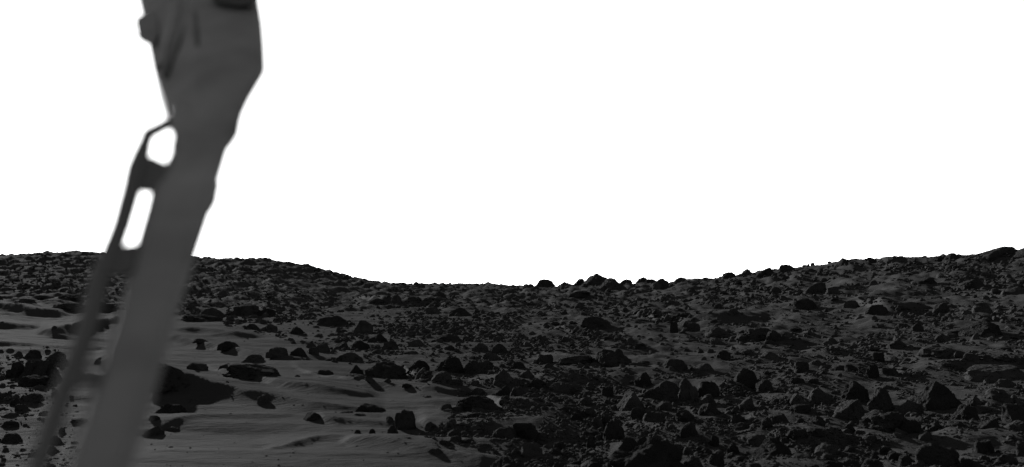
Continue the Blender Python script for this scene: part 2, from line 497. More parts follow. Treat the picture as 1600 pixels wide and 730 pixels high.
def hull_outline(poly, x0, x1, top, base):
    """outline given in photograph pixels -> unit outline"""
    return [((x - 0.5 * (x0 + x1)) / (0.5 * (x1 - x0)), max(0.0, (base - y) / (base - top))) for x, y in poly]

# hand-placed rocks: (x0, x1, top, base, outline or template, label or None, short reference or None)
H = [
 # --- skyline
 (835, 868, 436, 449, 'dome', 'smooth dome-shaped rock on the low skyline, end of the skyline row', 'the skyline dome'),
 (871, 893, 438, 448, 'wedge', 'low humped rock on the skyline between the dome and the pyramid', None),
 (898, 914, 434, 446, 'rwedge', 'small tilted rock on the skyline touching the pyramid rock', None),
 (913, 948, 427, 447, [(913, 447), (914, 444), (930, 428), (934, 427), (944, 437), (948, 447)], 'pyramid-shaped boulder standing sharp against the white sky', 'the skyline pyramid'),
 (934, 982, 434, 457, [(934, 457), (937, 452), (950, 438), (962, 434), (972, 440), (980, 451), (982, 457)], 'broad black boulder just in front of the skyline pyramid', None),
 (887, 923, 453, 466, 'rwedge', 'low slanting rock below the skyline pyramid on the slope', None),
 (997, 1011, 433, 443, 'peak', 'small pointed rock on the skyline past the pyramid', None),
 (1023, 1042, 435, 450, 'block', 'squat block on the skyline beyond the small pointed rock', None),
 (1012, 1024, 436, 444, 'dome', None, None), (972, 986, 436, 446, 'dome', None, None), (1056, 1069, 433, 443, 'dome', None, None),
 (1098, 1110, 433, 441, 'dome', None, None), (1128, 1150, 425, 437, 'rwedge', None, None), (1160, 1174, 420, 432, 'peak', 'small peaked rock where the skyline climbs towards the hill', None),
 (1186, 1204, 418, 430, 'rwedge', None, None), (1220, 1237, 413, 424, 'dome', 'rounded rock perched on the rising skyline', 'the perched round rock'),
 (1252, 1268, 416, 424, 'block', None, None), (1306, 1332, 403, 417, 'peak', 'broad peaked boulder on the hill skyline', 'the hill-skyline peak'),
 (1356, 1367, 402, 410, 'dome', 'small round stone sitting alone on the hill skyline', None),
 (1385, 1416, 400, 414, 'slab', 'long flat boulder on the hill skyline', None),
 (1462, 1473, 399, 407, 'block', None, None), (1478, 1496, 395, 408, 'peak', 'small humped rock on the skyline below the largest flat boulder', None),
 (1514, 1592, 385, 404, [(1514, 404), (1518, 399), (1540, 391), (1555, 386), (1575, 386), (1588, 393), (1592, 404)], 'largest flat-topped boulder on the hill skyline', 'the flat skyline boulder'),
 (1590, 1624, 387, 404, 'loaf', 'boulder cut by the picture edge on the hill skyline', None),
 (625, 634, 441, 448, 'peak', None, None), (300, 312, 400, 407, 'slab', None, None), (490, 500, 416, 424, 'peak', None, None), (536, 546, 428, 436, 'dome', None, None),
 # --- left drifts
 (79, 138, 471, 485, 'loaf', 'long low black boulder on pale sand behind the thin strut', 'the long low boulder'),
 (88, 140, 457, 471, 'loaf', 'dark flat boulder behind the long low boulder', None),
 (50, 88, 460, 469, 'slab', 'thin dark slab at the foot of the far hill', None),
 (28, 53, 465, 477, 'dome', 'small rounded rock alone on pale sand near the far hill', 'the lone rounded rock'),
 (-14, 5, 457, 469, 'block', 'dark rock cut by the picture edge below the far hill', None),
 (155, 182, 472, 488, 'block', None, None),
 (22, 35, 547, 558, 'peak', 'small knob of rock on top of the jagged heap in the drifts', None),
 (10, 46, 562, 588, 'upright', 'jagged black rock forming the end of the heap in the drifts', 'the jagged heap'),
 (34, 82, 558, 592, 'block', 'largest jagged black rock of the heap in the drifts', None),
 (62, 108, 545, 572, 'rwedge', 'slanting black rock behind the jagged heap beside the strut', None),
 (28, 76, 584, 602, 'slab', None, None), (72, 100, 575, 592, 'wedge', None, None), (52, 74, 600, 613, 'wedge', None, None), (40, 66, 544, 560, 'slab', None, None),
 (22, 50, 630, 645, 'block', None, None), (5, 26, 644, 656, 'dome', None, None), (7, 31, 655, 666, 'wedge', None, None), (2, 32, 672, 687, 'block', 'brick-shaped black rock near the picture edge under the jagged heap', 'the brick-shaped rock'),
 (4, 14, 698, 708, 'dome', None, None), (22, 31, 709, 716, 'slab', None, None), (-8, 8, 722, 736, 'dome', None, None), (36, 66, 612, 626, 'slab', None, None),
 (78, 98, 676, 690, 'dome', None, None), (74, 90, 695, 710, 'dome', None, None), (66, 80, 720, 728, 'slab', None, None), (92, 103, 667, 674, 'slab', None, None),
 # --- around the boom
 (228, 298, 565, 612, [(228, 612), (230, 590), (240, 570), (256, 565), (280, 578), (294, 590), (298, 612)], 'large dark boulder half hidden behind the boom tube', 'the boulder behind the boom'),
 (291, 325, 565, 582, [(291, 582), (291, 568), (295, 565), (316, 569), (322, 574), (325, 582)], 'tilted brick-like rock on the crest beside the boom', 'the tilted brick rock'),
 (355, 437, 565, 592, [(355, 592), (355, 580), (366, 567), (385, 565), (415, 568), (430, 577), (437, 592)], 'long loaf-shaped black boulder lying on the sand drift', 'the loaf boulder'),
 (342, 358, 568, 579, 'rwedge', 'little rock touching the end of the loaf boulder', None),
 (380, 413, 552, 568, 'dome', 'round-backed rock peeping over the loaf boulder', None),
 (340, 373, 531, 546, 'wedge', 'low pointed rock alone on the smooth drift behind the loaf boulder', 'the low pointed rock'),
 (302, 324, 528, 534, 'slab', 'thin flat stone lying on the drift near the boom', None),
 (417, 450, 540, 558, 'dome', 'rounded black rock at the edge of the drifts', 'the drift-edge round rock'),
 (453, 479, 541, 556, 'dome', 'middle one of three rounded black rocks at the edge of the drifts', None),
 (483, 500, 540, 556, 'block', None, None), (494, 516, 533, 553, 'block', 'upright blocky rock, third of the rounded row at the drift edge', None),
 (245, 292, 627, 646, 'slab', 'flat wedge of black rock in front of the boulder behind the boom', 'the flat black wedge'),
 (228, 256, 664, 676, 'wedge', None, None), (262, 280, 664, 670, 'slab', None, None), (232, 250, 648, 660, 'block', None, None),
 (363, 407, 472, 494, 'block', 'big dark block at the foot of the far hill', 'the hill-foot block'),
 (312, 352, 478, 494, 'loaf', 'dark humped boulder beside the boom at the hill foot', None),
 (282, 346, 490, 503, 'slab', 'long dark ledge where the drifts meet the rocky hill foot', None),
 (383, 406, 504, 516, 'wedge', None, None), (408, 434, 504, 519, 'slab', None, None), (404, 430, 480, 494, 'dome', None, None),
 (497, 546, 491, 509, 'dome', 'low dark mound-like boulder in the far rubble', None),
 (553, 584, 497, 519, 'dome', 'round black boulder standing out in the far rubble', 'the far round boulder'),
 (454, 476, 509, 523, 'dome', None, None), (574, 606, 464, 479, 'peak', 'pointed dark rock below the dip in the skyline', 'the dip rock'), (610, 630, 458, 474, 'peak', None, None),
 (576, 606, 519, 536, 'peak', None, None), (596, 624, 530, 546, 'loaf', None, None), (520, 548, 532, 546, 'wedge', None, None), (548, 578, 530, 546, 'dome', None, None),
 (568, 640, 560, 592, [(568, 592), (570, 578), (577, 565), (590, 560), (610, 564), (630, 576), (640, 592)], 'large black boulder with drifted sand at its foot, mid field', 'the drifted black boulder'),
 (520, 568, 548, 568, 'peak', 'dark angular rock leaning behind the drifted black boulder', None),
 (546, 568, 568, 583, 'wedge', None, None), (496, 522, 576, 583, 'slab', None, None), (541, 571, 584, 592, 'slab', None, None),
 (555, 601, 629, 647, [(555, 643), (554, 632), (560, 629), (575, 632), (595, 636), (601, 642), (600, 647)], 'long low black slab rock resting on sand near the cube', 'the long low slab'),
 (532, 552, 643, 650, 'slab', None, None), (552, 572, 647, 653, 'slab', None, None),
 (473, 507, 641, 659, [(473, 656), (475, 652), (486, 642), (492, 641), (504, 652), (507, 658)], 'tent-shaped rock casting a long shadow over smooth sand', 'the tent-shaped rock'),
 (617, 650, 639, 671, [(617, 671), (617, 650), (621, 641), (640, 640), (648, 643), (650, 671)], 'cube-shaped black rock standing alone on the sand', 'the cube rock'),
 (604, 622, 662, 676, 'tent', 'small pale-edged rock leaning at the foot of the cube', None),
 (577, 587, 667, 675, 'dome', None, None), (553, 564, 668, 674, 'slab', None, None), (662, 674, 618, 625, 'wedge', None, None), (628, 645, 598, 606, 'wedge', None, None),
 # --- middle
 (671, 699, 452, 466, 'rwedge', 'low humped rock right under the middle skyline', None),
 (664, 690, 477, 491, 'dome', None, None), (700, 738, 478, 496, 'wedge', None, None),
 (674, 727, 519, 537, 'wedge', 'long slanting rock with a sharp edge in mid field', 'the long slanting rock'),
 (736, 763, 534, 549, 'dome', 'round black rock beyond the dome boulder in mid field', None),
 (694, 711, 538, 549, 'dome', None, None), (768, 794, 534, 551, 'peak', None, None), (638, 662, 529, 541, 'loaf', None, None),
 (678, 727, 552, 582, [(678, 582), (684, 572), (698, 556), (706, 552), (716, 556), (725, 570), (727, 582)], 'big black boulder with a rounded peak behind the drifts', 'the round-peaked boulder'),
 (724, 772, 558, 582, 'slab', 'dark slab boulder beside the round-peaked boulder', None),
 (674, 706, 578, 598, 'dome', None, None), (640, 672, 560, 578, 'wedge', None, None), (698, 724, 591, 604, 'loaf', None, None), (752, 784, 549, 563, 'wedge', None, None),
 (707, 783, 613, 648, [(707, 644), (712, 634), (724, 620), (734, 614), (755, 615), (768, 622), (780, 637), (783, 648)], 'big dome-shaped black boulder with a sand tail', 'the dome boulder'),
 (734, 758, 604, 617, 'loaf', 'low rock peeping up behind the dome boulder', None),
 (772, 802, 574, 600, 'dome', 'upright rounded boulder beyond the dome boulder', None),
 (774, 800, 600, 619, 'rwedge', None, None), (796, 823, 601, 623, 'block', None, None),
 (711, 731, 648, 660, 'loaf', 'smaller one of two rocks in front of the dome boulder', None), (729, 759, 647, 661, 'wedge', 'wider one of two rocks in front of the dome boulder', None),
 (787, 806, 652, 662, 'wedge', None, None), (804, 822, 641, 659, 'upright', 'knobbly upright rock beside the dome boulder tail', 'the knobbly upright rock'), (800, 842, 657, 682, 'block', None, None), (768, 806, 664, 686, 'loaf', None, None),
 (737, 754, 676, 689, 'rwedge', None, None), (721, 742, 687, 698, 'slab', None, None), (734, 767, 692, 703, 'slab', None, None), (668, 692, 699, 713, 'slab', 'flat rock half sunk in the sand below the cube', None),
 (684, 705, 686, 698, 'peak', None, None), (703, 722, 680, 696, 'block', None, None), (762, 786, 686, 698, 'loaf', None, None), (633, 642, 683, 692, 'dome', None, None), (663, 676, 684, 692, 'dome', None, None),
 (814, 848, 688, 716, 'block', 'dark block at the bottom edge of the small-rock cluster', None),
 (756, 816, 709, 748, [(756, 748), (760, 728), (775, 714), (790, 709), (803, 718), (812, 730), (816, 748)], 'dark hump of rock cut by the bottom edge of the picture', 'the bottom-edge hump'),
 # --- middle right
 (906, 957, 491, 512, 'loaf', 'long dark low boulder across the far slope', 'the long far boulder'),
 (970, 983, 494, 504, 'peak', None, None), (988, 1012, 498, 508, 'dome', None, None), (1023, 1036, 498, 507, 'dome', None, None),
 (872, 926, 553, 573, 'block', 'wide flat-topped dark slab in the stony field', 'the wide flat slab'),
 (925, 988, 540, 574, 'dome', 'big sloping boulder pressed against the wide flat slab', None),
 (838, 866, 551, 570, 'block', None, None), (857, 903, 594, 611, 'loaf', 'long low oval boulder in the open stony ground', 'the long oval boulder'), (826, 852, 590, 604, 'slab', None, None),
 (851, 863, 631, 641, 'block', None, None), (906, 932, 629, 642, 'dome', None, None), (891, 911, 642, 653, 'dome', None, None),
 (916, 932, 676, 696, 'peak', 'small black triangular rock left of the big front boulder', None),
 (963, 1006, 606, 637, [(963, 634), (966, 622), (975, 610), (985, 606), (996, 611), (1004, 622), (1006, 637)], 'boulder with a pale sunlit face in the big boulder cluster', 'the pale-faced boulder'),
 (990, 1020, 577, 602, 'rwedge', None, None),
 (1003, 1062, 589, 624, [(1003, 624), (1010, 615), (1028, 600), (1040, 590), (1052, 593), (1060, 606), (1062, 624)], 'large black triangular boulder in the big boulder cluster', 'the black triangular boulder'),
 (1058, 1092, 585, 622, 'upright', 'tall black boulder against the triangular boulder', None),
 (1090, 1122, 592, 618, 'block', 'blocky boulder closing the big boulder cluster', None),
 (1034, 1076, 557, 583, [(1034, 583), (1035, 570), (1040, 561), (1055, 557), (1072, 561), (1076, 583)], 'flat-topped cube boulder behind the boulder cluster', 'the flat-topped cube boulder'),
 (1083, 1114, 565, 583, 'wedge', None, None),
 (952, 1072, 673, 748, [(952, 748), (953, 690), (962, 680), (986, 673), (1020, 674), (1040, 684), (1056, 702), (1068, 725), (1072, 748)], 'biggest front boulder with pale fractured upper face at the bottom edge', 'the big front boulder'),
 (938, 962, 638, 662, 'block', None, None), (924, 944, 644, 663, 'upright', None, None), (942, 978, 648, 682, 'cube', 'upright black block behind the big front boulder', None), (985, 1012, 632, 650, 'wedge', None, None), (1005, 1040, 640, 656, 'loaf', None, None),
 (1148, 1182, 571, 595, 'dome', 'dome-topped black boulder above a patch of smooth soil', 'the soil-patch dome'),
 (1183, 1210, 589, 613, 'upright', 'upright rough rock beside the smooth soil patch', None), (1154, 1180, 617, 638, 'rwedge', None, None),
 (1061, 1092, 656, 679, 'dome', 'black rounded rock with a dark tail behind the big front boulder', None), (1189, 1209, 648, 670, 'tent', 'pointed rock with one bright edge in the stony field', 'the bright-edged rock'), (1167, 1197, 670, 685, 'block', None, None),
 (1172, 1240, 680, 710, [(1172, 708), (1176, 690), (1192, 682), (1215, 682), (1230, 692), (1240, 708)], 'wide hump-backed boulder in the lower stony ground', 'the hump-backed boulder'),
 (1106, 1132, 704, 726, 'block', 'square-cut black rock beside the big front boulder', None), (1060, 1098, 708, 742, 'block', 'dark block against the side of the big front boulder', None), (1128, 1156, 724, 738, 'dome', None, None), (1164, 1192, 721, 738, 'dome', None, None),
 (1088, 1118, 613, 632, 'rwedge', None, None), (1090, 1128, 627, 646, 'wedge', None, None), (1144, 1172, 658, 669, 'loaf', None, None), (1025, 1050, 625, 640, 'rwedge', None, None), (1055, 1085, 636, 652, 'slab', None, None),
 (1095, 1114, 684, 698, 'dome', None, None), (1066, 1084, 690, 705, 'loaf', None, None),
 (1046, 1060, 499, 520, 'upright', 'upright dark knob on the far slope', 'the far upright knob'), (1064, 1094, 499, 519, 'block', 'blocky dark boulder beside the upright knob on the far slope', None), (1100, 1140, 509, 524, 'wedge', None, None),
 (1148, 1222, 508, 533, 'dome', 'very dark broad boulder on the far slope', 'the dark broad boulder'), (1118, 1142, 545, 566, 'dome', None, None), (1188, 1216, 548, 570, 'peak', None, None),
 # --- right
 (1232, 1280, 463, 484, 'dome', 'broad black mound-shaped boulder on the hillside', 'the hillside mound'), (1256, 1292, 438, 457, 'dome', None, None), (1316, 1344, 468, 482, 'loaf', None, None),
 (1348, 1390, 473, 494, 'loaf', None, None), (1196, 1220, 513, 537, 'dome', None, None), (1290, 1312, 445, 457, 'dome', None, None),
 (1494, 1562, 496, 524, [(1494, 524), (1495, 514), (1508, 508), (1524, 497), (1534, 497), (1552, 510), (1562, 524)], 'large angular black boulder on the right hillside', 'the angular hillside boulder'),
 (1382, 1418, 528, 551, 'tent', 'triangular black boulder at the foot of the hillside', 'the hillside triangle'),
 (1438, 1510, 536, 562, [(1438, 562), (1446, 550), (1462, 540), (1480, 536), (1500, 542), (1510, 562)], 'low arched slab with a pale rim at the foot of the hillside', 'the arched slab'),
 (1504, 1600, 566, 590, [(1504, 590), (1508, 578), (1525, 569), (1560, 566), (1590, 572), (1600, 590)], 'long smooth pale-backed outcrop at the side of the picture', 'the smooth outcrop'),
 (1430, 1506, 588, 636, [(1430, 634), (1436, 616), (1450, 600), (1464, 589), (1472, 590), (1486, 602), (1500, 620), (1506, 636)], 'tall pointed boulder with pale slanting face', 'the tall pointed boulder'),
 (1403, 1444, 611, 642, 'rwedge', 'slanting boulder leaning on the tall pointed boulder', None),
 (1486, 1534, 628, 656, 'slab', 'dark slab in front of the tall pointed boulder', None),
 (1346, 1424, 636, 676, [(1346, 674), (1350, 650), (1358, 640), (1380, 636), (1405, 640), (1420, 652), (1424, 676)], 'massive black boulder with a bright vertical edge', 'the massive black boulder'),
 (1298, 1356, 618, 658, [(1298, 655), (1302, 640), (1320, 626), (1336, 618), (1350, 622), (1356, 658)], 'massive dark boulder at the end of the big pile', None),
 (1312, 1360, 590, 624, 'dome', None, None), (1355, 1400, 598, 636, 'upright', 'dark upright boulder at the top of the big pile', None),
 (1430, 1502, 687, 720, [(1430, 720), (1433, 700), (1440, 690), (1455, 687), (1490, 693), (1502, 706), (1502, 720)], 'long box-shaped boulder lying near the bottom edge', 'the box-shaped boulder'),
 (1498, 1524, 710, 729, 'block', None, None), (1343, 1382, 712, 745, 'dome', 'smooth round-topped rock cut by the bottom edge', 'the round-topped rock'),
 (1271, 1310, 683, 699, 'loaf', 'low flat-topped dark rock on open soil', None), (1352, 1374, 566, 592, 'upright', 'upright pale-sided rock above the big pile', None), (1240, 1264, 562, 584, 'block', None, None),
 (1265, 1284, 561, 578, 'wedge', None, None), (1316, 1340, 568, 580, 'loaf', None, None), (1294, 1318, 568, 581, 'rwedge', None, None), (1262, 1294, 600, 620, 'wedge', None, None), (1234, 1268, 630, 648, 'loaf', None, None), (1202, 1234, 642, 660, 'slab', None, None),
 (1408, 1428, 720, 738, 'rwedge', None, None), (1528, 1562, 654, 677, 'rwedge', None, None), (1564, 1606, 626, 654, 'block', None, None), (1572, 1604, 654, 674, 'rwedge', None, None), (1522, 1552, 683, 702, 'dome', None, None), (1588, 1612, 686, 712, 'block', None, None),
 (1540, 1580, 604, 628, 'slab', None, None), (1408, 1440, 652, 680, 'dome', None, None), (1480, 1506, 656, 672, 'loaf', None, None), (1555, 1590, 706, 722, 'loaf', None, None), (1384, 1408, 696, 710, 'wedge', None, None), (1358, 1374, 696, 706, 'wedge', None, None),
 (1236, 1272, 708, 722, 'slab', None, None), (1286, 1318, 718, 736, 'loaf', None, None), (1318, 1344, 714, 724, 'slab', None, None), (1552, 1584, 590, 604, 'slab', None, None), (1376, 1404, 572, 586, 'loaf', None, None),
 (1505, 1540, 434, 452, 'dome', None, None), (1566, 1604, 444, 462, 'slab', None, None), (1430, 1462, 430, 446, 'rwedge', None, None), (1456, 1484, 470, 488, 'peak', None, None), (1518, 1552, 470, 492, 'dome', None, None),
]
# sun-facing fracture faces of a few big rocks: normal and distance from the middle (unit rock)
EXTRA = {'the big front boulder': [(-.55, -.34, .78, .46), (-.2, -.9, .3, .62)], 'the pale-faced boulder': [(-.8, -.28, .55, .42)], 'the tall pointed boulder': [(-.8, -.3, .5, .40)],
         'the massive black boulder': [(-.95, -.35, .1, .70)], 'the tent-shaped rock': [(-.6, -.3, .75, .36)], 'the hump-backed boulder': [(-.5, -.3, .8, .48)], 'the arched slab': [(-.4, -.35, .85, .5)],
         'the bright-edged rock': [(-.9, -.3, .3, .5)], 'the angular hillside boulder': [(-.6, -.3, .7, .45)], 'the smooth outcrop': [(-.3, -.45, .85, .5)], 'the skyline pyramid': [(-.5, -.6, .6, .42)]}
hand = []
for k, (x0, x1, t, b, shp, lab, ref) in enumerate(H):
    if t < np.interp(0.5 * (x0 + x1), SKY_PX, SKY_PY) and x1 - x0 < 20: x0, x1 = x0 - 0.25 * (x1 - x0), x1 + 0.25 * (x1 - x0)
    w = x1 - x0
    jag = 'jagged' in (lab or '')
    if isinstance(shp, str):
        rg = np.random.default_rng(k + 400)
        out = [(x * (1 + 0.0), z) for x, z in TEMPL[shp]]
        out = [(np.clip(x + rg.normal(0, 0.06), -1, 1) if 0 < i < len(out) - 1 else x, max(0.0, z + (rg.normal(0, 0.05) if 0.05 < z < 0.95 else 0))) for i, (x, z) in enumerate(out)]
    else:
        out = hull_outline(shp, x0, x1, t, b)
    lvl = 5 if w > 44 else (4 if w > 14 else 3)
    nm = 'boulder' if w >= 40 else 'rock'
    o = place_rock(x0, x1, t, b, out, 1000 + k, lvl, M_DUSTY if ref in ('the smooth outcrop', 'the arched slab') else M_ROCK[(k * 7) % 3] if w < 60 else M_ROCK[(k % 2) * 2], rough=0.22 if jag else 0.16, p=22 if shp in ('dome', 'loaf') else 40, name=nm, extra=EXTRA.get(ref, ()), keep_h=1.0 if (ref == 'the cube rock' or b < np.interp(0.5 * (x0 + x1), SKY_PX, SKY_PY) + 12) else 0.86)
    hand.append(o)
    ROCKS.append(dict(cx=0.5 * (x0 + x1), cy=0.5 * (t + b), x0=x0, x1=x1, t=t, b=b, o=o, lab=lab, ref=ref, shp=shp if isinstance(shp, str) else 'block'))

# scattered rocks: sampled over the view (and a margin either side), heavier in the boulder field
N_IND = 300 - len(ROCKS)
def sample(n, seed, lo, hi, power, x_rng=(-220, 1820)):
    rg = np.random.default_rng(seed)
    px = rg.uniform(x_rng[0], x_rng[1], n); sk = np.interp(px, SKY_PX, SKY_PY)
    py = sk + (745 - sk) * rg.uniform(0.0, 1, n)
    u = rg.uniform(0, 1, n)
    size = lo * (1 - u * (1 - (lo / hi) ** power)) ** (-1 / power)     # power-law sizes, in pixels
    return px, py, size, rg

def dens(px, py, size):
    """chance of keeping a rock here"""
    sand = in_poly(px, py, SAND)
    d = np.ones(len(px))
    d[sand] = np.where(size[sand] > 4, 0.002, 0.012)
    sk = np.interp(px, SKY_PX, SKY_PY)
    # drifts of bare soil inside the stony ground
    patch = fbm2(px / 95.0, py / 26.0, 3, 55)
    d = d * np.where(sand, 1, np.clip(0.95 + 1.5 * patch, 0.14, 1.0))
    # size limit with distance: the far hill only shows small stones
    lim = np.where(px < 640, np.interp(py, [395, 460, 500, 540, 730], [5.5, 8, 15, 20, 30]), np.interp(py - sk, [0, 20, 80, 200, 330], [9, 14, 20, 26, 30]))
    d = d * (size < lim)
    d = d * np.where((px < 470) & (py - sk < 11), 0.25, 1.0) * np.where((px < 150) & (py > 540), 0.35, 1.0)
    return d

occ = [(r['x0'], r['x1'], r['t'], r['b']) for r in ROCKS]
def clear_of(px, py, w, h, occ, f=0.55):
    ok = np.ones(len(px), bool)
    for x0, x1, t, b in occ:
        ok &= ~((px > x0 - f * w) & (px < x1 + f * w) & (py > t + 0.25 * (b - t)) & (py - h < b + 1))
    return ok

px, py, size, rg = sample(9000, 77, 11, 30, 1.7, (-40, 1640))
keep = (rg.uniform(0, 1, len(px)) < dens(px, py, size)) & clear_of(px, py, size, size * 0.55, occ)
idx = np.where(keep)[0]
idx = idx[np.argsort(-size[idx])]
auto = []
names_t = ['block', 'dome', 'loaf', 'slab', 'wedge', 'rwedge', 'loaf', 'slab', 'peak']
quota = {}
for i in idx:
    if len(auto) >= N_IND: break
    cell = (int(px[i] // 110), int(py[i] // 45))
    if quota.get(cell, 0) >= 4: continue
    w = size[i]; tname = names_t[rg.integers(0, len(names_t))]
    asp = {'slab': .32, 'loaf': .42, 'wedge': .5, 'rwedge': .5, 'dome': .55, 'block': .55, 'peak': .65, 'tent': .6, 'upright': .85}[tname] * rg.uniform(.85, 1.15)
    x0, x1, b = px[i] - w / 2, px[i] + w / 2, py[i]; t = b - w * asp
    if px[i] < 20 or px[i] > 1580 or b > 738: continue
    if any(not (x1 < q[0] - 1 or x0 > q[1] + 1 or b < q[2] - 1 or t > q[3] + 1) for q in occ[len(ROCKS) - len(auto):] + []): continue
    if any((min(x1, q[1]) - max(x0, q[0])) > 0.35 * w and (min(b, q[3]) - max(t, q[2])) > 0.35 * (b - t) for q in occ): continue
    quota[cell] = quota.get(cell, 0) + 1
    out = [(x, z) for x, z in TEMPL[tname]]
    k = 5000 + len(auto)
    o = place_rock(x0, x1, t, b, out, k, 3 if w < 18 else 4, M_ROCK[k % 3], rough=0.18, p=30, yaw=float(rg.normal(0, 0.5)), name='rock')
    auto.append(o)
    occ.append((x0, x1, t, b))
    ROCKS.append(dict(cx=px[i], cy=0.5 * (t + b), x0=x0, x1=x1, t=t, b=b, o=o, lab=None, ref=None, shp=tname))

# ---- labels: landmark rocks carry their own, the others are named after the nearest landmark
def inframe(r): return r['x1'] > 0 and r['x0'] < 1600 and r['t'] < 730
LM = [r for r in ROCKS if r['ref']]
ADJ = {'block': 'blocky', 'cube': 'cube-like', 'dome': 'rounded', 'loaf': 'low rounded', 'slab': 'thin flat', 'wedge': 'sloping', 'rwedge': 'tilted', 'peak': 'pointed', 'tent': 'sharp-ridged', 'upright': 'upright'}
ORD = ['', 'second ', 'third ', 'fourth ', 'fifth ', 'sixth ', 'seventh ', 'eighth ', 'ninth ', 'tenth ', 'eleventh ', 'twelfth ']
count = {}
todo = []
for r in ROCKS:
    if r['lab']: continue
    d, l = min(((math.hypot(r['cx'] - l['cx'], 2.0 * (r['cy'] - l['cy'])), i) for i, l in enumerate(LM)))
    todo.append((d, r, LM[l]))
todo.sort(key=lambda q: q[0])
for d, r, l in todo:
    dx, dy = r['cx'] - l['cx'], 2.0 * (r['cy'] - l['cy'])
    side = ('to the right of' if dx > 0 else 'to the left of') if abs(dx) > abs(dy) else ('in front of' if dy > 0 else 'beyond')
    size_w = 'large' if r['x1'] - r['x0'] > 34 else ('small' if r['x1'] - r['x0'] < 16 else 'dark')
    adj = ADJ[r['shp']]
    key = (l['ref'], side, adj, size_w)
    k = count.get(key, 0); count[key] = k + 1
    r['lab'] = f"{ORD[min(k, 11)]}{size_w} {adj} rock {side} {l['ref']}"
for r in ROCKS:
    o = r['o']
    o['label'] = r['lab']
    o['category'] = 'boulder' if o.name.startswith('boulder') else 'rock'
    o['group'] = 'rocks strewn over the plain'

# ---- everything smaller: one mass of rubble
VAR = {lv: [rock_shape(9000 + 40 * lv + j, TEMPL[names_t[j % 9]], lv, 20, 0.10, 0.85) for j in range(18)] for lv in (1, 2, 3)}
def rubble(n, seed, lo, hi, power):
    px, py, size, rg = sample(n, seed, lo, hi, power)
    keep = rg.uniform(0, 1, n) < dens(px, py, size)
    keep &= clear_of(px, py, size, size * 0.5, [q for q in occ if q[1] - q[0] > 14], 0.2)
    return px[keep], py[keep], size[keep], rg
VV, TT, off = [], [], 0
for n, seed, lo, hi, power in ((70000, 101, 2.2, 6, 1.3), (33000, 102, 5, 11, 1.9), (11000, 103, 9, 17, 2.0), (900, 104, 3, 8, 1.5)):
    px, py, size, rg = rubble(n, seed, lo, hi, power)
    if seed == 104:                       # stones along the near ridge
        px = rg.uniform(820, 1800, 420); py = np.interp(px, SKY_PX, SKY_PY) + rg.uniform(-1, 9, 420); size = rg.uniform(3, 9, 420)
        for q in list(occ):                # broken pieces gathered round the bigger rocks
            w = q[1] - q[0]
            if w < 18 or in_poly(np.array([0.5 * (q[0] + q[1])]), np.array([q[3]]), SAND)[0]: continue
            m = 11
            px = np.append(px, 0.5 * (q[0] + q[1]) + rg.normal(0, 0.62 * w, m)); py = np.append(py, q[3] + rg.uniform(-0.35, 0.25, m) * (q[3] - q[2])); size = np.append(size, w * rg.uniform(0.1, 0.34, m))
    Yd = ground_at(px, py)
    X = (px - PX0) / F * Yd
    Z = z_ground(X, Yd)
    for i in range(len(px)):
        hw = 0.5 * size[i] * Yd[i] / F
        P, T = VAR[3 if size[i] > 14.5 else (2 if size[i] > 6.5 else 1)][rg.integers(0, 18)]
        a = rg.uniform(0, 6.283); ca, sa = math.cos(a), math.sin(a)
        s = np.array([hw * rg.uniform(0.8, 1.15), hw * rg.uniform(0.7, 1.1), hw * rg.uniform(0.45, 1.05)])
        Q = P * s
        tx, ty = rg.normal(0, 0.22), rg.normal(0, 0.22)
        zz = Q[:, 2] + Q[:, 0] * tx + Q[:, 1] * ty - 0.12 * hw
        VV.append(np.stack([Q[:, 0] * ca - Q[:, 1] * sa + X[i], Q[:, 0] * sa + Q[:, 1] * ca + Yd[i], zz + Z[i]], 1))
        TT.append(T + off); off += len(P)
rub = mesh_numpy('rock_rubble', np.concatenate(VV), np.concatenate(TT), M_RUBBLE, False)
rub['kind'] = 'stuff'
rub['label'] = 'small broken stones and pebbles strewn between the rocks'
print('rocks', len(ROCKS), 'auto', len(auto), 'rubble', len(VV), 'tris', sum(len(t) for t in TT))

# ------------------------------------------------------------------ the lander's instrument boom, close to the lens
def bd(py):                               # depth of the boom at a photograph row: it leans towards the lens lower down
    return 1.0 / (0.667 + 1.0 * py / 730.0)
def bp(px, py, dd=0.0):
    d = bd(py); dd = dd * d / 0.8
    x, z = (px - PX0) / F * d, CAM_Z - (py - HOR) / F * d
    k = (d + dd) / d                      # dd: metres further back, kept upright 
    return (x * k, d + dd, CAM_Z + (z - CAM_Z) * k)

boom = bpy.data.objects.new('instrument_boom', None)
COL.objects.link(boom)
boom['label'] = 'grey metal instrument boom slanting up close to the lens, out of focus'
boom['category'] = 'boom'

